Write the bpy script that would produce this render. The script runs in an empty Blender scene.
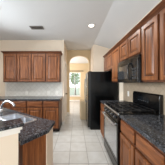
import bpy, bmesh, math, random
from mathutils import Vector, Matrix
random.seed(7)
S = bpy.context.scene
C = S.collection
PI = math.pi

# ------------------------------------------------------------------ camera
cam = bpy.data.objects.new('camera', bpy.data.cameras.new('camera'))
C.objects.link(cam)
cam.location = (0, 0, 1.37)
cam.rotation_euler = (PI / 2, 0, 0)
cam.data.sensor_width = 36
cam.data.lens = 24.0
cam.data.shift_x = 0.040
cam.data.shift_y = -0.002
cam.data.clip_start = 0.02
S.camera = cam

# ------------------------------------------------------------------ sky and light
W = bpy.data.worlds.new('overcast_sky')
S.world = W
W.use_nodes = True
bg = W.node_tree.nodes['Background']
bg.inputs['Color'].default_value = (0.88, 0.95, 1.0, 1)
bg.inputs['Strength'].default_value = 1.6


def area(name, loc, rot, sx, sy, power, col=(1, 1, 1)):
    l = bpy.data.lights.new(name, 'AREA')
    l.shape = 'RECTANGLE'
    l.size, l.size_y, l.energy, l.color = sx, sy, power, col
    o = bpy.data.objects.new(name, l)
    C.objects.link(o)
    o.location, o.rotation_euler = loc, rot
    return o


area('rear_fill', (-0.6, -2.62, 1.30), (PI / 2, 0, 0), 3.2, 2.1, 27, (0.92, 0.97, 1.0))  # added area lamp in the unseen opening behind the camera, brightens the room
area('window_fill', (-3.08, 1.9, 1.85), (0, -PI / 2 + 0.30, 0), 1.2, 1.5, 102, (0.88, 0.95, 1.0))  # added lamp outside the side window, out of view, brightens the range side
area('far_room_fill', (-1.66, 6.5, 1.5), (0, -PI / 2, 0), 1.8, 2.2, 66, (0.97, 0.98, 1.0))  # added lamp inside the far room, no opening there, brightens its walls

S.view_settings.view_transform = 'Standard'
S.view_settings.look = 'None'
S.view_settings.gamma = 1
S.view_settings.use_curve_mapping = False
S.view_settings.exposure = 0.58
S.cycles.use_denoising = True
S.cycles.max_bounces = 10
S.cycles.diffuse_bounces = 6


# ------------------------------------------------------------------ materials
def lin(r, g, b):
    f = lambda c: (c / 255 / 12.92) if c / 255 <= 0.04045 else ((c / 255 + 0.055) / 1.055) ** 2.4
    return (f(r), f(g), f(b), 1)


def mat(name, rgb, rough=0.5, metal=0.0, spec=0.5, coat=0.0):
    m = bpy.data.materials.new(name)
    m.use_nodes = True
    b = m.node_tree.nodes['Principled BSDF']
    b.inputs['Base Color'].default_value = lin(*rgb)
    b.inputs['Roughness'].default_value = rough
    b.inputs['Metallic'].default_value = metal
    b.inputs['Specular IOR Level'].default_value = spec
    b.inputs['Coat Weight'].default_value = coat
    return m


def N(m, t, **kw):
    n = m.node_tree.nodes.new(t)
    for k, v in kw.items():
        setattr(n, k, v)
    return n


def L(m, a, b):
    m.node_tree.links.new(a, b)


def coords(m, scale, rot=(0, 0, 0), loc=(0, 0, 0), rand=0.0):
    tc = N(m, 'ShaderNodeTexCoord')
    mp = N(m, 'ShaderNodeMapping')
    mp.inputs['Scale'].default_value = scale
    mp.inputs['Rotation'].default_value = rot
    mp.inputs['Location'].default_value = loc
    if rand:
        oi = N(m, 'ShaderNodeObjectInfo')
        mul = N(m, 'ShaderNodeMath', operation='MULTIPLY')
        mul.inputs[1].default_value = rand
        L(m, oi.outputs['Random'], mul.inputs[0])
        add = N(m, 'ShaderNodeVectorMath', operation='ADD')
        L(m, tc.outputs['Object'], add.inputs[0])
        L(m, mul.outputs[0], add.inputs[1])
        L(m, add.outputs[0], mp.inputs['Vector'])
    else:
        L(m, tc.outputs['Object'], mp.inputs['Vector'])
    return mp.outputs['Vector']


def ramp(m, fac, stops):
    r = N(m, 'ShaderNodeValToRGB')
    e = r.color_ramp.elements
    while len(e) < len(stops):
        e.new(0.5)
    for x, (p, c) in zip(e, stops):
        x.position, x.color = p, lin(*c)
    L(m, fac, r.inputs['Fac'])
    return r.outputs['Color']


def bsdf(m):
    return m.node_tree.nodes['Principled BSDF']


def bump(m, h, strength, dist=0.002):
    b = N(m, 'ShaderNodeBump')
    b.inputs['Strength'].default_value = strength
    b.inputs['Distance'].default_value = dist
    L(m, h, b.inputs['Height'])
    L(m, b.outputs['Normal'], bsdf(m).inputs['Normal'])


def wood_mat(name, scale, a, b, c, rough=0.42, spec=0.42, coat=0.06):
    m = mat(name, b, rough, spec=spec, coat=coat)
    bsdf(m).inputs['Coat Roughness'].default_value = 0.3
    v = coords(m, scale, rand=9.0)
    n = N(m, 'ShaderNodeTexNoise')
    n.inputs['Scale'].default_value = 1.0
    n.inputs['Detail'].default_value = 6
    n.inputs['Roughness'].default_value = 0.6
    n.inputs['Distortion'].default_value = 0.6
    L(m, v, n.inputs['Vector'])
    L(m, ramp(m, n.outputs['Fac'], [(0.28, a), (0.5, b), (0.72, c)]), bsdf(m).inputs['Base Color'])
    bump(m, n.outputs['Fac'], 0.08)
    return m


WOOD = wood_mat('stained_wood', (34, 34, 2.6), (74, 39, 20), (120, 70, 37), (156, 99, 56))
WOODH = wood_mat('stained_wood_rail', (2.6, 34, 34), (70, 36, 18), (114, 65, 34), (150, 93, 51))
CROWN = wood_mat('stained_wood_crown', (2.6, 34, 34), (62, 33, 19), (98, 57, 33), (126, 78, 47), 0.6, 0.2, 0.0)
FRAME = wood_mat('shaded_wood_frame', (34, 34, 2.6), (56, 30, 18), (88, 50, 30), (114, 70, 44))  # same cabinet wood darkened: shade between the doors painted into the colour
GLAZE = mat('groove_shade', (52, 30, 20), 0.4)  # shade inside the door grooves, painted as a dark band
TOE = mat('toe_kick_black', (34, 24, 20), 0.6)

GRANITE = mat('granite', (50, 46, 45), 0.16, spec=0.3)
gv = coords(GRANITE, (1, 1, 1))
g1 = N(GRANITE, 'ShaderNodeTexVoronoi')
g1.inputs['Scale'].default_value = 140
L(GRANITE, gv, g1.inputs['Vector'])
g2 = N(GRANITE, 'ShaderNodeTexNoise')
g2.inputs['Scale'].default_value = 50
g2.inputs['Detail'].default_value = 5
L(GRANITE, gv, g2.inputs['Vector'])
gm = N(GRANITE, 'ShaderNodeMath', operation='MULTIPLY_ADD')
L(GRANITE, g1.outputs['Color'], gm.inputs[0])
gm.inputs[1].default_value = 0.55
gmul = N(GRANITE, 'ShaderNodeMath', operation='MULTIPLY')
gmul.inputs[1].default_value = 0.45
L(GRANITE, g2.outputs['Fac'], gmul.inputs[0])
L(GRANITE, gmul.outputs[0], gm.inputs[2])
L(GRANITE, ramp(GRANITE, gm.outputs[0], [(0.22, (18, 17, 17)), (0.46, (44, 46, 49)), (0.64, (78, 81, 88)),
                                         (0.84, (140, 140, 142))]), bsdf(GRANITE).inputs['Base Color'])

PAINT = mat('cream_paint', (232, 217, 198), 0.75, spec=0.25)
pv = coords(PAINT, (60, 60, 60))
pn = N(PAINT, 'ShaderNodeTexNoise')
pn.inputs['Scale'].default_value = 1.5
L(PAINT, pv, pn.inputs['Vector'])
bump(PAINT, pn.outputs['Fac'], 0.10)
TAN = mat('tan_paint', (216, 195, 160), 0.75, spec=0.25)
CEIL = mat('ceiling_paint', (220, 222, 223), 0.85, spec=0.2)
cn = N(CEIL, 'ShaderNodeTexNoise')
cn.inputs['Scale'].default_value = 60
L(CEIL, coords(CEIL, (1, 1, 1)), cn.inputs['Vector'])
bump(CEIL, cn.outputs['Fac'], 0.15)
WHITE = mat('white_trim', (236, 232, 226), 0.4)

TILE = mat('floor_tile', (218, 208, 196), 0.32, spec=0.45)
tb = N(TILE, 'ShaderNodeTexBrick', offset=0.0, squash=1.0)
L(TILE, coords(TILE, (1, 1, 1), loc=(0.116, 0.13, 0)), tb.inputs['Vector'])
tb.inputs['Scale'].default_value = 1
tb.inputs['Brick Width'].default_value = 0.33
tb.inputs['Row Height'].default_value = 0.33
tb.inputs['Mortar Size'].default_value = 0.006
tb.inputs['Mortar Smooth'].default_value = 0.2
tb.inputs['Color1'].default_value = lin(199, 197, 193)
tb.inputs['Color2'].default_value = lin(191, 188, 182)
tb.inputs['Mortar'].default_value = lin(152, 148, 141)
tn = N(TILE, 'ShaderNodeTexNoise')
tn.inputs['Scale'].default_value = 7
tn.inputs['Detail'].default_value = 5
L(TILE, coords(TILE, (1, 1, 1)), tn.inputs['Vector'])
tm = N(TILE, 'ShaderNodeMix', data_type='RGBA', blend_type='MULTIPLY')
tm.inputs['Factor'].default_value = 0.5
L(TILE, tb.outputs['Color'], tm.inputs['A'])
L(TILE, ramp(TILE, tn.outputs['Fac'], [(0.3, (228, 222, 214)), (0.65, (255, 255, 255))]), tm.inputs['B'])
L(TILE, tm.outputs['Result'], bsdf(TILE).inputs['Base Color'])


def splash_mat(name, rot, c1, c2, mortar):
    m = mat(name, c1, 0.35)
    b = N(m, 'ShaderNodeTexBrick', offset=0.0, squash=1.0)
    L(m, coords(m, (1, 1, 1), rot=rot), b.inputs['Vector'])
    b.inputs['Scale'].default_value = 1
    b.inputs['Brick Width'].default_value = 0.1
    b.inputs['Row Height'].default_value = 0.1
    b.inputs['Mortar Size'].default_value = 0.003
    b.inputs['Color1'].default_value = lin(*c1)
    b.inputs['Color2'].default_value = lin(*c2)
    b.inputs['Mortar'].default_value = lin(*mortar)
    L(m, b.outputs['Color'], bsdf(m).inputs['Base Color'])
    return m


SPLASH_B = splash_mat('splash_tile_back', (PI / 2, 0, PI / 4), (226, 224, 218), (217, 214, 207), (198, 195, 188))
SPLASH_R = splash_mat('splash_tile_right', (PI / 2, PI / 2, PI / 4), (184, 166, 144), (172, 153, 131), (158, 142, 122))

BLACK = mat('black_enamel', (13, 13, 14), 0.16, spec=0.5)
FRIDGE = mat('black_fridge_skin', (7, 8, 9), 0.2, spec=0.25)
fn = N(FRIDGE, 'ShaderNodeTexNoise')
fn.inputs['Scale'].default_value = 260
L(FRIDGE, coords(FRIDGE, (1, 1, 1)), fn.inputs['Vector'])
bump(FRIDGE, fn.outputs['Fac'], 0.12, 0.001)
IRON = mat('cast_iron', (20, 20, 22), 0.45)
GLASSB = mat('dark_glass', (120, 124, 130), 0.10, metal=0.85)
OVENG = mat('mirrored_oven_glass', (196, 200, 206), 0.14, metal=0.92)
GASKET = mat('grey_plastic', (120, 122, 124), 0.4)
STEEL = mat('stainless', (212, 214, 218), 0.34, metal=1.0)
CHROME = mat('chrome', (196, 196, 198), 0.24, metal=1.0)
PLASTW = mat('white_plastic', (240, 238, 232), 0.35)
SLOT = mat('socket_slot', (60, 56, 52), 0.5)
VENTD = mat('vent_dark', (70, 66, 62), 0.7)
VENTM = mat('vent_metal', (122, 118, 113), 0.5)
BRONZE = mat('bronze', (70, 56, 42), 0.35, metal=0.8)
BUTTON = mat('dark_button', (58, 60, 62), 0.4)
DISP = mat('display', (16, 22, 28), 0.2)
LEAF = mat('leaf', (128, 152, 104), 0.6)
BARK = mat('bark', (96, 80, 64), 0.8)
LAWN = mat('lawn', (150, 158, 140), 0.9)

LAMP = mat('lamp_glow', (255, 250, 240), 0.5)
bsdf(LAMP).inputs['Emission Color'].default_value = (1.0, 0.95, 0.86, 1)
bsdf(LAMP).inputs['Emission Strength'].default_value = 6

PANE = bpy.data.materials.new('window_glass')
PANE.use_nodes = True
PANE.node_tree.nodes.clear()
po = N(PANE, 'ShaderNodeOutputMaterial')
pm = N(PANE, 'ShaderNodeMixShader')
pt = N(PANE, 'ShaderNodeBsdfTransparent')
pg = N(PANE, 'ShaderNodeBsdfGlossy')
pg.inputs['Roughness'].default_value = 0.02
pf = N(PANE, 'ShaderNodeFresnel')
L(PANE, pf.outputs[0], pm.inputs[0])
L(PANE, pt.outputs[0], pm.inputs[1])
L(PANE, pg.outputs[0], pm.inputs[2])
L(PANE, pm.outputs[0], po.inputs['Surface'])


# ------------------------------------------------------------------ mesh helpers
class MB:
    def __init__(s):
        s.v, s.f, s.sm = [], [], []
        s.groove = None

    def add(s, vs, fs, smooth=False):
        o = len(s.v)
        s.v += [tuple(p) for p in vs]
        s.f += [tuple(i + o for i in q) for q in fs]
        s.sm += [smooth] * len(fs)
        return s

    def box(s, x0, x1, y0, y1, z0, z1, b=0.0):
        if b <= 0:
            vs = [(x, y, z) for z in (z0, z1) for y in (y0, y1) for x in (x0, x1)]
            return s.add(vs, [(0, 2, 3, 1), (4, 5, 7, 6), (0, 1, 5, 4), (2, 6, 7, 3), (0, 4, 6, 2), (1, 3, 7, 5)])
        bm = bmesh.new()
        bmesh.ops.create_cube(bm, size=1)
        for v in bm.verts:
            v.co = ((x0 + x1) / 2 + v.co.x * (x1 - x0), (y0 + y1) / 2 + v.co.y * (y1 - y0), (z0 + z1) / 2 + v.co.z * (z1 - z0))
        bmesh.ops.bevel(bm, geom=bm.edges[:], offset=b, segments=2, affect='EDGES', profile=0.5)
        return s.take(bm)

    def take(s, bm, mtx=None, smooth=False):
        bm.verts.index_update()
        vs = [(mtx @ v.co if mtx else v.co.copy()) for v in bm.verts]
        s.add(vs, [[v.index for v in f.verts] for f in bm.faces], smooth)
        bm.free()
        return s

    def tube(s, pts, r, n=12, caps=True):
        pts = [Vector(p) for p in pts]
        rs = r if isinstance(r, (list, tuple)) else [r] * len(pts)
        vs, fs = [], []
        up = Vector((0, 0, 1))
        a = None
        for i, p in enumerate(pts):
            t = (pts[min(i + 1, len(pts) - 1)] - pts[max(i - 1, 0)]).normalized()
            if a is None:
                a = t.orthogonal().normalized()
            a = (a - t * a.dot(t)).normalized()
            bb = t.cross(a)
            for k in range(n):
                q = 2 * PI * k / n
                vs.append(p + (a * math.cos(q) + bb * math.sin(q)) * rs[i])
        for i in range(len(pts) - 1):
            for k in range(n):
                fs.append((i * n + k, i * n + (k + 1) % n, (i + 1) * n + (k + 1) % n, (i + 1) * n + k))
        s.add(vs, fs, True)
        if caps:
            m = (len(pts) - 1) * n
            s.add(vs[:n], [tuple(range(n - 1, -1, -1))])
            s.add(vs[m:], [tuple(range(n))])
        return s

    def lathe(s, prof, c=(0, 0, 0), n=24, axis='z', closed=False):
        vs, fs = [], []
        for r, h in prof:
            for k in range(n):
                q = 2 * PI * k / n
                x, y = r * math.cos(q), r * math.sin(q)
                p = (x, y, h) if axis == 'z' else ((x, -h, y) if axis == '-y' else (h, x, y))
                vs.append((c[0] + p[0], c[1] + p[1], c[2] + p[2]))
        for i in range(len(prof) - 1):
            for k in range(n):
                fs.append((i * n + k, i * n + (k + 1) % n, (i + 1) * n + (k + 1) % n, (i + 1) * n + k))
        return s.add(vs, fs, True)

    def rings(s, loops, cap0=False, cap1=True, smooth=False):
        n = len(loops[0])
        vs = [p for l in loops for p in l]
        fs = []
        for i in range(len(loops) - 1):
            for k in range(n):
                fs.append((i * n + k, i * n + (k + 1) % n, (i + 1) * n + (k + 1) % n, (i + 1) * n + k))
        if cap0:
            fs.append(tuple(range(n - 1, -1, -1)))
        if cap1:
            m = (len(loops) - 1) * n
            fs.append(tuple(range(m, m + n)))
        return s.add(vs, fs, smooth)

    def poly(s, outer, a, b, holes=(), plane='xy'):
        """extrude a polygon (with holes) between a and b along the axis normal to plane"""
        def P(p, h):
            return {'xy': (p[0], p[1], h), 'xz': (p[0], h, p[1]), 'yz': (h, p[0], p[1])}[plane]
        bm = bmesh.new()
        es = []
        for lp in [outer] + list(holes):
            vv = [bm.verts.new((p[0], p[1], 0)) for p in lp]
            es += [bm.edges.new((vv[i], vv[(i + 1) % len(vv)])) for i in range(len(vv))]
        bmesh.ops.triangle_fill(bm, edges=es, use_beauty=True, use_dissolve=False)
        bm.verts.index_update()
        flat = [(v.co.x, v.co.y) for v in bm.verts]
        tri = [[v.index for v in f.verts] for f in bm.faces]
        bnd = [(e.verts[0].index, e.verts[1].index) for e in bm.edges if len(e.link_faces) == 1]
        bm.free()
        n = len(flat)
        vs = [P(p, a) for p in flat] + [P(p, b) for p in flat]
        fs = [tuple(t) for t in tri] + [tuple(i + n for i in reversed(t)) for t in tri]
        fs += [(i, j, j + n, i + n) for i, j in bnd]
        return s.add(vs, fs)

    def build(s, name, m, parent=None, loc=None, bevel=0.0):
        me = bpy.data.meshes.new(name)
        me.from_pydata(s.v, [], s.f)
        me.polygons.foreach_set('use_smooth', s.sm)
        bm = bmesh.new()
        bm.from_mesh(me)
        bmesh.ops.recalc_face_normals(bm, faces=bm.faces[:])
        bm.to_mesh(me)
        bm.free()
        me.materials.append(m)
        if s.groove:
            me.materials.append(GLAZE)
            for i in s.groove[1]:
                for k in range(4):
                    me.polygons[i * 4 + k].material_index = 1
        o = bpy.data.objects.new(name, me)
        C.objects.link(o)
        if parent:
            o.parent = parent
        if loc:
            o.location = loc
        if bevel:
            bv = o.modifiers.new('bevel', 'BEVEL')
            bv.width, bv.segments, bv.limit_method = bevel, 2, 'ANGLE'
        return o


def tag(o, label, cat=None, group=None, kind=None):
    o['label'] = label
    if cat:
        o['category'] = cat
    if group:
        o['group'] = group
    if kind:
        o['kind'] = kind
    return o


def thing(name, label, cat, loc=(0, 0, 0), rz=0.0, group=None, kind=None):
    o = bpy.data.objects.new(name, None)
    o.empty_display_size = 0.1
    C.objects.link(o)
    o.location, o.rotation_euler = loc, (0, 0, rz)
    return tag(o, label, cat, group, kind)


def struct(o, label, cat=None):
    return tag(o, label, cat or o.name.split('_')[0], kind='structure')


def rect(x0, x1, z0, z1, d):          # a rectangle facing local -y, at outward distance d
    return [(x0, -d, z0), (x1, -d, z0), (x1, -d, z1), (x0, -d, z1)]


def panel(x0, x1, z0, z1, t=0.024, stile=0.058, raised=True):
    """raised-panel cabinet front, back at local y=0, facing -y"""
    m = MB()
    st = [(0, 0), (0, t - 0.004), (0.004, t), (stile - 0.006, t), (stile, t - 0.013), (stile + 0.010, t - 0.014)]
    if raised:
        st += [(stile + 0.034, t - 0.002), (stile + 0.036, t - 0.001)]
    m.rings([rect(x0 + i, x1 - i, z0 + i, z1 - i, d) for i, d in st], cap0=True)
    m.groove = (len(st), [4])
    return m


def drawer_front(x0, x1, z0, z1, t=0.02):
    st = [(0, 0), (0, t - 0.007), (0.007, t - 0.004), (0.016, t), (0.02, t)]
    return MB().rings([rect(x0 + i, x1 - i, z0 + i, z1 - i, d) for i, d in st], cap0=True)


def crown_profile(m, x0, x1, z, h=0.06, out=0.045, ret_l=False, ret_r=False, depth=0.3):
    """crown moulding along local x on the face y=0, standing on z"""
    pr = [(0.0, 0), (0.008, 0), (0.010, 0.012), (0.018, 0.018), (0.034, 0.040), (out, 0.046), (out, h), (0.0, h)]
    a = [(x0, -d, z + q) for d, q in pr]
    b = [(x1, -d, z + q) for d, q in pr]
    if ret_l:
        a = [(x0 - d, -d, z + q) for d, q in pr]
        m.rings([a, [(x0 - d, depth, z + q) for d, q in pr]], cap0=False)
    if ret_r:
        b = [(x1 + d, -d, z + q) for d, q in pr]
        m.rings([b, [(x1 + d, depth, z + q) for d, q in pr]], cap0=False)
    m.rings([a, b], cap0=not ret_l, cap1=not ret_r)
    return m


def upper_cabinet(label, loc, rz, w, h, depth, doors, crown_h=0.06, ret_l=False, ret_r=False, group=None):
    t = thing('wall_cabinet', label, 'cabinet', loc, rz, group)
    b = MB().box(0.0, w, 0, depth, 0, h)
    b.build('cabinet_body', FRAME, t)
    dw = w / doors
    for k in range(doors):
        g = 0.016
        panel(k * dw + g, (k + 1) * dw - g, 0.022, h - 0.03).build('door', WOOD, t, (0, -0.0005, 0))
    crown_profile(MB(), 0, w, h - 0.008, crown_h, ret_l=ret_l, ret_r=ret_r, depth=depth).build('crown_moulding', CROWN, t)
    return t


def base_cabinet(label, loc, rz, w, depth, cols, h=0.875, group=None):
    t = thing('base_cabinet', label, 'cabinet', loc, rz, group)
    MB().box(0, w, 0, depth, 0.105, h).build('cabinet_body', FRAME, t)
    MB().box(0, w, 0.07, depth, 0, 0.105).build('toe_kick', TOE, t)
    dw = w / cols
    for k in range(cols):
        g = 0.016
        x0, x1 = k * dw + g, (k + 1) * dw - g
        drawer_front(x0, x1, 0.70, 0.845).build('drawer', WOODH, t, (0, -0.0005, 0))
        panel(x0, x1, 0.13, 0.675).build('door', WOOD, t, (0, -0.0005, 0))
    return t


# ------------------------------------------------------------------ setting
CH = 2.74
XR = 1.245          # right wall
XL = -2.62          # window wall
YB = 3.59           # wall behind the far cabinets
struct(MB().box(XL - 0.12, 2.6, -2.7, 8.2, -0.1, 0).build('floor', TILE), 'pale square ceramic floor tiles with grey grout')
struct(MB().poly([(XL - 0.12, CH), (0.635, CH), (1.36, 2.535), (1.36, 2.66), (0.66, 2.86), (XL - 0.12, 2.86)], -2.7, 3.95,
                 plane='xz').build('ceiling', CEIL), 'off-white ceiling sloping down above the range side cabinets')
struct(MB().box(XL - 0.12, 2.6, 3.95, 8.2, CH, 2.86).build('ceiling_hall', CEIL), 'flat ceiling over the hall and the far room', 'ceiling')
struct(MB().box(XL - 0.12, -0.39, YB, YB + 0.13, 0, CH).build('wall_back', PAINT), 'cream wall behind the far row of cabinets')
struct(MB().box(XR, XR + 0.12, -2.7, 3.95, 0, 2.60).build('wall_right', PAINT), 'cream wall behind the range and fridge')
struct(MB().poly([(-2.7, 0), (YB, 0), (YB, CH), (-2.7, CH)], XL - 0.12, XL,
                 holes=[[(1.10, 0.95), (2.73, 0.95), (2.73, 2.35), (1.10, 2.35)]], plane='yz').build('wall_left', PAINT),
       'cream wall with a window beside the far cabinets')
struct(MB().poly([(XL, 0), (-2.2, 0), (-2.2, 2.35), (1.0, 2.35), (1.0, 0), (XR, 0), (XR, CH), (XL, CH)], -2.7, -2.6,
                 plane='xz').build('wall_front', PAINT), 'wall with a wide opening added for light behind the viewer')  # unseen wall; its opening is put in to admit light
# hall wall with a door, archway, pantry block beside the fridge
struct(MB().poly([(YB + 0.13, 0), (3.86, 0), (3.86, 2.04), (4.52, 2.04), (4.52, 0), (4.71, 0), (4.71, CH), (YB + 0.13, CH)], -0.51, -0.39,
                 plane='yz').build('wall_hall', PAINT), 'cream hall wall holding the side door')
ax0, ax1, spring, rise = -0.274, 0.56, 2.16, 0.345
arch = [(ax1 - (ax1 - ax0) * (0.5 - 0.5 * math.cos(PI * k / 24)), spring + rise * math.sin(PI * k / 24) ** 0.75) for k in range(25)]
struct(MB().poly([(-1.8, 0), (ax0, 0)] + arch[::-1] + [(ax1, 0), (2.4, 0), (2.4, CH), (-1.8, CH)], 4.71, 4.85,
                 plane='xz').build('wall_arch', TAN), 'cream wall with an arched opening at the end of the hall')
struct(MB().box(0.63, XR + 0.12, 3.95, 4.71, 0, CH).build('wall_alcove', PAINT), 'cream wall end beside and behind the fridge')
struct(MB().poly([(-1.8, 0), (2.4, 0), (2.4, CH), (-1.8, CH)], 8.0, 8.12,
                 holes=[[(-0.50, 0.36), (0.33, 0.36), (0.33, 2.08), (-0.50, 2.08)]], plane='xz').build('wall_far', TAN),
       'tan wall of the room beyond the arch')
struct(MB().box(-1.92, -1.8, 4.85, 8.12, 0, CH).build('wall_far_left', PAINT), 'side wall of the room beyond the arch', 'wall')
struct(MB().box(2.4, 2.52, 4.85, 8.12, 0, CH).build('wall_far_right', PAINT), 'other side wall of the room beyond the arch', 'wall')
struct(MB().box(0.165, 0.63, 4.02, 4.70, 0, 0.67).build('wall_low', TAN, bevel=0.006), 'low tan half wall in the hall beyond the fridge', 'wall')
# baseboards
def base_board(name, x0, x1, y0, y1, label):
    struct(MB().box(x0, x1, y0, y1, 0, 0.085).build(name, WHITE, bevel=0.003), label, 'baseboard')
base_board('baseboard_hall', -0.39, -0.376, YB, 3.79, 'white baseboard at the hall wall end')
base_board('baseboard_arch', -0.39, ax0, 4.696, 4.71, 'white baseboard at the arch foot')
base_board('baseboard_far', -1.8, 2.4, 7.985, 8.0, 'white baseboard under the far room window')
base_board('baseboard_back', -0.455, -0.376, YB - 0.014, YB, 'short white baseboard beside the cabinets')

# hall door
d = tag(thing('door_1', 'white panelled side door in the hall wall', 'door', (-0.39, 3.86, 0), PI / 2), 'white panelled side door in the hall wall', kind='structure')
m = MB()
m.box(0.0, 0.66, 0.0, 0.04, 0.005, 2.035)
leaf = m.build('door_leaf', WHITE, d, (0, 0.03, 0))
for z0, z1 in ((0.2, 0.85), (1.0, 1.85)):
    for x0 in (0.09, 0.36):
        MB().rings([rect(x0 + i, x0 + 0.21 - i, z0 + i, z1 - i, q) for i, q in ((0, 0), (0.01, 0.006), (0.03, 0.002))]).build('door_panel', WHITE, leaf)
m = MB()
m.box(-0.07, 0.0, -0.016, 0, 0, 2.11)
m.box(0.66, 0.73, -0.016, 0, 0, 2.11)
m.box(0.0, 0.66, -0.016, 0, 2.04, 2.11)
m.build('door_casing', WHITE, d)
MB().lathe([(0.0, 0.075), (0.018, 0.073), (0.028, 0.06), (0.026, 0.045), (0.012, 0.035), (0.012, 0.01), (0.03, 0.006), (0.03, 0)],
           (0.60, 0.03, 0.90), axis='-y').build('door_knob', BRONZE, d)


# windows
def window(name, label, loc, rz, w, h, muntins_v, muntins_h, casing=True):
    t = tag(thing(name, label, 'window', loc, rz), label, kind='structure')
    m = MB()
    f = 0.045
    m.poly([(0, 0), (w, 0), (w, h), (0, h)], 0.03, 0.09, holes=[[(f, f), (w - f, f), (w - f, h - f), (f, h - f)]], plane='xz')
    fr = m.build('window_frame', WHITE, t)
    m = MB()
    for k in range(1, muntins_v + 1):
        x = w * k / (muntins_v + 1)
        m.box(x - 0.012, x + 0.012, 0.045, 0.075, f, h - f)
    for k in range(1, muntins_h + 1):
        z = h * (0.37 if name == 'window_1' else k / (muntins_h + 1))
        m.box(f, w - f, 0.042, 0.078, z - 0.02, z + 0.02)
    m.build('muntin', WHITE, fr)
    MB().box(f, w - f, 0.058, 0.062, f, h - f).build('window_pane', PANE, t)
    if casing:
        MB().box(-0.05, w + 0.05, -0.05, 0.03, -0.035, 0.0).build('window_sill', WHITE, t)
    return t


window('window_1', 'bright sash window under a dark curtain rod in the far room', (-0.50, 8.0, 0.36), 0, 0.83, 1.72, 1, 1)
window('window_2', 'white framed window beside the far cabinets', (XL, 1.10, 0.95), PI / 2, 1.63, 1.40, 1, 1)
r = thing('curtain_rod', 'thin dark curtain rod above the far room window', 'curtain rod', (-0.1, 7.93, 2.17))
MB().tube([(-0.55, 0, 0), (0.60, 0, 0)], 0.022).build('rod', BRONZE, r)
for x in (-0.57, 0.62):
    MB().lathe([(0, -0.03), (0.022, -0.02), (0.028, 0), (0.022, 0.02), (0, 0.03)], (x, 0, 0), n=12, axis='x').build('finial', BRONZE, r)
for x in (-0.48, 0.52):
    MB().box(x - 0.008, x + 0.008, -0.005, 0.07, -0.02, 0.02).build('bracket', BRONZE, r)

# outside the far window
struct(MB().box(-14, 14, 8.3, 32, -0.35, -0.15).build('ground', LAWN), 'pale lawn outside the far window')
t = thing('tree', 'leafy green tree outside the far window', 'tree', (-0.1, 13.0, -0.15))
MB().tube([(0, 0, 0), (0.03, 0, 0.7), (-0.02, 0, 1.4), (0.02, 0, 2.2)], [0.10, 0.08, 0.07, 0.04]).build('trunk', BARK, t)
m = MB()
for k in range(900):
    a, b, q = random.uniform(0, 2 * PI), random.uniform(-1, 1), random.random() ** 0.4
    s_ = math.sqrt(1 - b * b)
    c = Vector((math.cos(a) * s_ * 0.62 * q, math.sin(a) * s_ * 0.6 * q, 1.95 + b * 0.8 * q))
    u = Vector((random.uniform(-1, 1), random.uniform(-1, 1), random.uniform(-1, 1))).normalized() * 0.10
    v = u.orthogonal().normalized() * 0.045
    m.add([c - u, c + v, c + u, c - v], [(0, 1, 2, 3)])
m.build('foliage', LEAF, t)

# tile splashbacks
struct(MB().box(-2.255, -0.44, YB - 0.012, YB, 0.914, 1.372).build('trim_1', SPLASH_B), 'pale square tile splashback above the far counter', 'splashback')
struct(MB().box(XR - 0.012, XR, 0.3, 2.86, 0.90, 1.372).build('trim_2', SPLASH_R), 'tan tile splashback behind the range', 'splashback')

struct(MB().box(-2.305, -2.256, YB - 0.014, YB, 0.914, 1.372).build('trim_4', WHITE, bevel=0.002), 'white upright edge trim at the window end of the pale splashback')

# ceiling fittings
def can_light(label, x, y):
    t = thing('recessed_light', label, 'ceiling light', (x, y, CH), group='recessed ceiling lights')
    MB().lathe([(0.058, 0.0), (0.058, -0.006), (0.066, -0.009), (0.080, -0.006), (0.082, 0.0)], n=32).build('trim_ring', WHITE, t)
    MB().lathe([(0.0, -0.004), (0.05, -0.004), (0.058, -0.002)], n=32).build('lens', LAMP, t)
    l = bpy.data.lights.new('bulb', 'AREA')
    l.shape, l.size, l.energy, l.color, l.spread = 'DISK', 0.10, 13, (1.0, 0.98, 0.95), 2.8
    o = bpy.data.objects.new('bulb', l)
    C.objects.link(o)
    o.parent, o.location = t, (0, 0, -0.014)


can_light('lit round recessed ceiling light between the vent and the range side cabinets', 0.376, 2.66)
can_light('lit round recessed ceiling light at the edge of view above the sink', -1.465, 1.99)
v = thing('ceiling_vent', 'small dark slatted air vent in the ceiling', 'vent', (-0.98, 2.76, CH))
MB().poly([(-0.16, -0.085), (0.16, -0.085), (0.16, 0.085), (-0.16, 0.085)], -0.010, 0,
          holes=[[(-0.135, -0.06), (0.135, -0.06), (0.135, 0.06), (-0.135, 0.06)]]).build('vent_frame', VENTM, v)
MB().box(-0.135, 0.135, -0.06, 0.06, -0.002, 0).build('backing', VENTD, v)
m = MB()
for k in range(9):
    x = -0.12 + k * 0.03
    m.box(x - 0.004, x + 0.004, -0.06, 0.06, -0.010, -0.002)
m.build('slat', VENTM, v)

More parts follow.
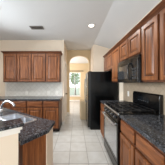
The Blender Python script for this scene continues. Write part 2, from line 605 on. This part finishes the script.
# ------------------------------------------------------------------ far row of cabinets
GB = 'upper cabinets on the far wall'
xs = [-2.175, -1.325, -0.475]
upper_cabinet('two-door wooden wall cabinet on the far wall, at the hall end of the row', (xs[1], 3.285, 1.37), 0, 0.85, 0.865, 0.305, 2, ret_r=True, group=GB)
upper_cabinet('two-door wooden wall cabinet on the far wall, at the window end of the row', (xs[0], 3.285, 1.37), 0, 0.85, 0.865, 0.305, 2, ret_l=True, group=GB)
GC = 'base cabinets on the far wall'
base_cabinet('wooden base cabinet under the far counter, next to the hall', (-1.33, 2.985, 0), 0, 0.87, 0.60, 2, group=GC)
base_cabinet('wooden base cabinet under the far counter, behind the sink', (-2.20, 2.985, 0), 0, 0.87, 0.60, 2, group=GC)
base_cabinet('narrow wooden base cabinet in the corner by the window wall', (-2.61, 2.985, 0), 0, 0.408, 0.60, 1, group=GC)
tag(MB().box(XL + 0.001, -0.425, 2.95, YB - 0.001, 0.875, 0.914).build('countertop', GRANITE, bevel=0.008),
    'long dark granite countertop along the far wall', 'countertop')


def outlet(label, loc, rz, gang=1):
    t = thing('wall_outlet', label, 'outlet', loc, rz, group='outlets in the tile splashbacks')
    MB().box(-0.038 * gang, 0.038 * gang, -0.006, 0, -0.06, 0.06, 0.002).build('cover_plate', PLASTW, t)
    for z in (-0.026, 0.026):
        s = MB().box(-0.017, 0.017, -0.009, -0.005, z - 0.016, z + 0.016, 0.001).build('socket', PLASTW, t)
        MB().box(-0.008, -0.005, -0.0095, -0.0088, z - 0.007, z + 0.007).box(0.005, 0.008, -0.0095, -0.0088, z - 0.007, z + 0.007).build('slot', SLOT, s)


yb = YB - 0.012
outlet('white outlet in the far splashback above the sink faucet side', (-1.60, yb, 1.03), 0)
outlet('white outlet near the middle of the hall end of the far splashback', (-0.89, yb, 1.03), 0)
outlet('white outlet at the hall end of the far splashback', (-0.62, yb, 1.03), 0)
outlet('white outlet on the tan splashback beside the range backguard', (XR - 0.012, 2.58, 1.10), -PI / 2)

# ------------------------------------------------------------------ peninsula
u = Vector((0.834, -0.551)).normalized()
ang = math.atan2(u.y, u.x)
sk = Vector((-0.868, 1.582))            # far-left corner of the sink hole
SL, SW = 0.46, 0.20
def sk_w(x, y):
    return (sk.x + u.x * x - u.y * y, sk.y + u.y * x + u.x * y)
def rrect(x0, x1, y0, y1, r, n=4):
    out = []
    for cx, cy, a0 in ((x1 - r, y1 - r, 0), (x0 + r, y1 - r, PI / 2), (x0 + r, y0 + r, PI), (x1 - r, y0 + r, 1.5 * PI)):
        out += [(cx + r * math.cos(a0 + PI / 2 * k / n), cy + r * math.sin(a0 + PI / 2 * k / n)) for k in range(n + 1)]
    return out
dW = Vector((0.811, 0.585))           # direction of the raised bar
nW = Vector((0.585, -0.811))          # towards the viewer
W0 = Vector((-0.43, 0.822))           # near corner of the bar wall
bw = 0.095
B0 = W0 - nW * bw                     # far side of the wall end
B1 = B0 - dW * 1.75
top = [(-0.245, 1.30), (-0.262, 1.06), (-0.425, 0.845), tuple(B0 + dW * 0.018), tuple(B0 + dW * 0.018 - nW * 0.004), tuple(B1 - nW * 0.004), (-2.2, 0.6), (-2.2, 1.6), (-1.45, 2.08), (-0.405, 1.385)]
hole = [sk_w(*p) for p in rrect(0, SL, -SW, 0, 0.03)]
tag(MB().poly(top, 0.879, 0.914, holes=[hole]).build('countertop', GRANITE, bevel=0.004),
    'dark granite countertop around the sink, with angled corners', 'countertop')

pc = thing('peninsula_cabinet', 'angled wooden peninsula cabinet under the sink countertop', 'cabinet', (-0.5, 1.1, 0))
def upright(a, b, th, z0, z1, name, m_, sheet=None):
    a, b = Vector(a), Vector(b)
    dd = (b - a).normalized()
    nn = Vector((-dd.y, dd.x))
    q = [a, b, b + nn * th, a + nn * th]
    off = Vector((0.5, -1.1))
    return MB().poly([tuple(p + off) for p in q], z0, z1).build(name, m_, pc)
upright((-0.425, 0.885), (-0.290, 1.066), 0.018, 0.0, 0.879, 'end_panel', WOOD)
sp = upright((-0.285, 1.07), (-0.268, 1.285), 0.018, 0.0, 0.879, 'side_panel', PAINT)
sp['label'] = 'cream painted side panel'
upright((-0.285, 1.285), (-0.42, 1.35), 0.018, 0.10, 0.879, 'face_frame', WOOD)
upright((-0.43, 1.355), (-1.44, 2.02), 0.018, 0.10, 0.879, 'face_frame', WOOD)
upright((-0.36, 1.27), (-1.47, 1.99), 0.018, 0.0, 0.10, 'toe_kick', TOE)

# raised bar wall, its moulding and cap
def strip(a, b, n0, n1, z0, z1):
    """prism along the bar: a..b along dW from W0, n0..n1 along nW"""
    q = [W0 + dW * a + nW * n0, W0 + dW * b + nW * n0, W0 + dW * b + nW * n1, W0 + dW * a + nW * n1]
    return MB().poly([tuple(p) for p in q], z0, z1)
struct(strip(-1.9, 0, -bw, 0, 0, 1.05).build('wall_bar', PAINT), 'low cream bar wall in front of the sink counter', 'wall')
m = strip(-1.9, 0.010, 0, 0.014, 0.995, 1.05)
o = strip(-1.9, 0.022, 0, 0.028, 1.022, 1.05)
m.add(o.v, o.f)
struct(m.build('trim_3', WHITE), 'white moulding under the raised bar ledge', 'trim')
tag(strip(-1.93, 0.031, -bw - 0.003, 0.054, 1.0505, 1.071).build('bar_ledge', GRANITE, bevel=0.002),
    'narrow dark granite ledge capping the cream bar wall', 'ledge')

# sink
s = thing('kitchen_sink', 'double bowl stainless sink set in the granite peninsula', 'sink', (sk.x, sk.y, 0.879), ang)
def bowl(x0, x1):
    m = MB()
    L_ = []
    for ins, z, r in ((0.004, 0.035, 0.03), (0.006, -0.02, 0.03), (0.012, -0.13, 0.04), (0.03, -0.15, 0.04), (0.09, -0.155, 0.02)):
        L_.append([(p[0], p[1], z - 0.001) for p in rrect(x0 + ins, x1 - ins, -SW + ins, -ins, r)])
    m.rings(L_, cap1=True, smooth=True)
    b = m.build('sink_bowl', STEEL, s)
    MB().lathe([(0.0, 0.003), (0.02, 0.003), (0.024, 0.006), (0.038, 0.005), (0.042, 0.0)], ((x0 + x1) / 2, -SW / 2, -0.1555)).build('drain', CHROME, b)
bowl(0.004, 0.238)
bowl(0.258, SL - 0.004)
MB().poly(rrect(-0.022, SL + 0.022, -SW - 0.022, 0.022, 0.045), 0.0352, 0.040,
          holes=[rrect(0.008, 0.234, -SW + 0.004, -0.004, 0.028), rrect(0.262, SL - 0.008, -SW + 0.004, -0.004, 0.028)]).build('sink_rim', STEEL, s)

# faucet
f = thing('faucet', 'curved chrome faucet at the sink', 'faucet', (-1.15, 1.69, 0.914))
MB().lathe([(0.0, 0.05), (0.018, 0.05), (0.02, 0.02), (0.03, 0.008), (0.034, 0.0), (0, 0)], n=20).build('faucet_base', CHROME, f)
pts = []
P0, P1, P2, P3 = Vector((0, 0, 0.04)), Vector((0.02, -0.01, 0.17)), Vector((0.19, -0.10, 0.23)), Vector((0.30, -0.16, 0.125))
for k in range(19):
    q = k / 18
    pts.append(P0 * (1 - q) ** 3 + P1 * 3 * q * (1 - q) ** 2 + P2 * 3 * q * q * (1 - q) + P3 * q ** 3)
MB().tube(pts, [0.014] * 15 + [0.015, 0.016, 0.016, 0.016]).build('spout', CHROME, f)
MB().tube([(-0.01, 0.0, 0.045), (-0.05, 0.01, 0.075), (-0.10, 0.02, 0.09)], [0.010, 0.008, 0.006]).build('handle', CHROME, f)

# ------------------------------------------------------------------ range side
XF = 0.635      # base face
XU = 0.935      # upper face
R = -PI / 2
GU = 'upper cabinets above the range'
HU = 0.795
y_m0, y_m1 = 1.545, 2.305     # microwave / range span
upper_cabinet('two-door wooden wall cabinet on the near side of the microwave', (XU, y_m0 - 0.002, 1.37), R, 0.66, HU, 0.308, 2, group=GU)
upper_cabinet('short two-door wooden cabinet directly above the microwave', (XU, y_m1, 1.775), R, y_m1 - y_m0, HU - 0.405, 0.308, 2, group=GU)
upper_cabinet('single-door wooden wall cabinet between the microwave and the fridge', (XU, 2.80, 1.37), R, 2.80 - y_m1 - 0.002, HU, 0.308, 1, group=GU)
upper_cabinet('short two-door wooden cabinet above the black fridge', (XU, 3.60, 1.70), R, 0.798, HU - 0.33, 0.308, 2, ret_l=True, group=GU)
GL = 'base cabinets on the range side'
base_cabinet('wooden base cabinet touching the near side of the range, one drawer over one door', (XF, 1.541, 0), R, 0.386, 0.60, 1, group=GL)
base_cabinet('wider wooden base cabinet cut by the edge of view under the granite', (XF, 1.154, 0), R, 0.79, 0.60, 2, group=GL)
base_cabinet('narrow wooden base cabinet between the range and the fridge', (XF, 2.75, 0), R, 0.435, 0.60, 1, group=GL)
tag(MB().box(0.61, XR - 0.0125, 0.34, 1.541, 0.876, 0.914).build('countertop', GRANITE, bevel=0.008),
    'dark granite countertop on the near side of the range', 'countertop')
tag(MB().box(0.61, XR - 0.0125, 2.313, 2.76, 0.876, 0.914).build('countertop', GRANITE, bevel=0.008),
    'short dark granite countertop between the range and the fridge', 'countertop')

# microwave
w, h = y_m1 - y_m0 - 0.004, 0.405
t = thing('microwave', 'black over-the-range microwave under the short cabinet', 'microwave', (0.898, y_m1 - 0.002, 1.362), R)
MB().box(0, w, 0.0, 0.333, 0, h, 0.004).build('microwave_body', BLACK, t)
MB().box(0.0, w, -0.012, 0, h - 0.05, h, 0.004).build('vent_grille', BLACK, t)
dr = MB().poly([(0.004, 0.012), (0.565, 0.012), (0.565, h - 0.054), (0.004, h - 0.054)], -0.03, 0,
               holes=[[(0.06, 0.07), (0.49, 0.07), (0.49, h - 0.10), (0.06, h - 0.10)]], plane='xz').build('door', BLACK, t, bevel=0.004)
MB().box(0.06, 0.49, -0.024, -0.005, 0.07, h - 0.10).build('door_window', GLASSB, dr)
MB().tube([(0.545, -0.03, 0.05), (0.545, -0.055, 0.075), (0.545, -0.068, 0.13), (0.545, -0.07, 0.18), (0.545, -0.068, 0.23), (0.545, -0.055, 0.285), (0.545, -0.03, 0.31)],
          0.012).build('handle', BLACK, dr)
cp = MB().box(0.569, w - 0.002, -0.026, 0, 0.012, h - 0.054, 0.003).build('control_panel', BLACK, t)
MB().box(0.60, w - 0.03, -0.028, -0.025, 0.265, 0.315).build('display', DISP, cp)
for r_ in range(4):
    for c_ in range(3):
        MB().box(0.60 + c_ * 0.044, 0.632 + c_ * 0.044, -0.0285, -0.025, 0.06 + r_ * 0.045, 0.09 + r_ * 0.045).build('button', BUTTON, cp)

# range
t = thing('gas_range', 'black freestanding gas range with a backguard', 'range', (0.63, y_m1 - 0.001, 0), R)
w = y_m1 - y_m0 - 0.004
MB().box(0, w, 0.0, 0.56, 0.02, 0.905).build('range_body', BLACK, t)
MB().box(0.0, w, -0.025, 0.56, 0.905, 0.925, 0.005).build('cooktop', BLACK, t)
MB().box(0.002, w - 0.002, -0.036, -0.025, 0.902, 0.926, 0.003).build('front_trim', STEEL, t)
# slanted control fascia
cf = MB().rings([[(x, 0.0, 0.79), (x, -0.045, 0.80), (x, -0.030, 0.905), (x, 0.0, 0.905)] for x in (0.0, w)], cap0=True).build('control_panel', BLACK, t)
for k in range(5):
    x = 0.10 + k * (w - 0.20) / 4
    kb = MB().lathe([(0.024, 0.0), (0.022, 0.02), (0.018, 0.026), (0.0, 0.026)], (x, -0.040, 0.85), axis='-y').build('knob', IRON, cf)
    MB().box(x - 0.002, x + 0.002, -0.069, -0.065, 0.852, 0.87).build('pointer', STEEL, kb)
od = MB().poly([(0.004, 0.215), (w - 0.004, 0.215), (w - 0.004, 0.785), (0.004, 0.785)], -0.045, -0.002,
               holes=[[(0.045, 0.26), (w - 0.045, 0.26), (w - 0.045, 0.725), (0.045, 0.725)]], plane='xz').build('oven_door', BLACK, t, bevel=0.005)
MB().box(0.045, w - 0.045, -0.042, -0.01, 0.26, 0.725).build('oven_window', OVENG, od)
hd = MB().tube([(0.05, -0.085, 0.757), (w - 0.05, -0.085, 0.757)], 0.015)
for x in (0.07, w - 0.07):
    hd.tube([(x, -0.045, 0.757), (x, -0.085, 0.757)], 0.010)
hd.build('handle', STEEL, od)
MB().box(0.004, w - 0.004, -0.045, -0.002, 0.05, 0.205, 0.006).build('storage_drawer', BLACK, t)
MB().box(0.03, w - 0.03, -0.02, 0.02, 0.0, 0.05).build('kick_plate', TOE, t)
burners = [(0.19, 0.13, 0.045), (w - 0.19, 0.13, 0.05), (0.19, 0.40, 0.04), (w - 0.19, 0.40, 0.045), (w / 2, 0.265, 0.05)]
for x, y, r_ in burners:
    b = MB().lathe([(r_ + 0.018, 0.925), (r_ + 0.016, 0.934), (r_, 0.938), (r_ * 0.9, 0.946), (0.0, 0.948)], (x, y, 0)).build('burner', IRON, t)
for x0, x1 in ((0.03, w / 3 - 0.004), (w / 3 + 0.004, 2 * w / 3 - 0.004), (2 * w / 3 + 0.004, w - 0.03)):
    g = MB()
    a = 0.006
    for y in (0.02, 0.265, 0.505):
        g.box(x0, x1, y - a, y + a, 0.952, 0.966)
    for x in (x0 + a, (x0 + x1) / 2, x1 - a):
        g.box(x - a, x + a, 0.02, 0.505, 0.952, 0.966)
    for y in (0.14, 0.39):
        g.box(x0, x1, y - a, y + a, 0.956, 0.966)
    for x in (x0 + a, x1 - a):
        for y in (0.02, 0.505):
            g.box(x - a, x + a, y - a, y + a, 0.925, 0.953)
    g.build('grate', IRON, t)
prof = [(0.545, 0.92), (0.545, 1.13), (0.555, 1.175), (0.575, 1.19), (0.599, 1.19), (0.599, 0.92)]
bk = MB().rings([[(x, y, z) for y, z in prof] for x in (0.03, w)], cap0=True).build('backguard', BLACK, t, bevel=0.004)
MB().box(w / 2 - 0.16, w / 2 + 0.16, 0.541, 0.548, 1.03, 1.12).build('clock_display', DISP, bk)
for k in range(6):
    x = w / 2 - 0.135 + k * 0.054
    MB().box(x - 0.012, x + 0.012, 0.5385, 0.5415, 1.04, 1.055).build('button', BUTTON, bk)

# fridge
t = thing('fridge', 'tall black side-by-side fridge at the end of the range wall', 'fridge', (0.405, 3.93, 0), R)
w = 0.78
MB().box(0, w, 0.0, 0.80, 0.03, 1.672, 0.006).build('fridge_body', FRIDGE, t)
MB().box(0.02, w - 0.02, 0.02, 0.78, 0.0, 0.04).build('base_grille', TOE, t)
def fdoor(x0, x1, hx):
    d_ = 0.058
    sec = []
    n = 10
    for k in range(n + 1):
        q = k / n
        sec.append((x0 + (x1 - x0) * q, -d_ - 0.010 * math.sin(PI * q) - 0.0))
    lo = [(x0, -0.006)] + sec + [(x1, -0.006)]
    m = MB().rings([[(x, y, z) for x, y in lo] for z in (0.075, 1.665)], cap0=True)
    dd = m.build('door', FRIDGE, t, bevel=0.005)
    MB().tube([(hx, -d_ - 0.008, 0.72), (hx, -d_ - 0.045, 0.76), (hx, -d_ - 0.052, 0.95), (hx, -d_ - 0.052, 1.30), (hx, -d_ - 0.045, 1.46), (hx, -d_ - 0.008, 1.50)],
              0.012).build('handle', GASKET, dd)
    MB().box(x0 + 0.006, x1 - 0.006, -0.006, 0.0, 0.08, 1.66).build('gasket', GASKET, dd)
fdoor(0.002, 0.335, 0.30)
fdoor(0.341, w - 0.002, 0.375)
for x in (0.04, w - 0.04):
    MB().box(x - 0.03, x + 0.03, -0.04, 0.05, 1.665, 1.685, 0.004).build('hinge_cap', FRIDGE, t)
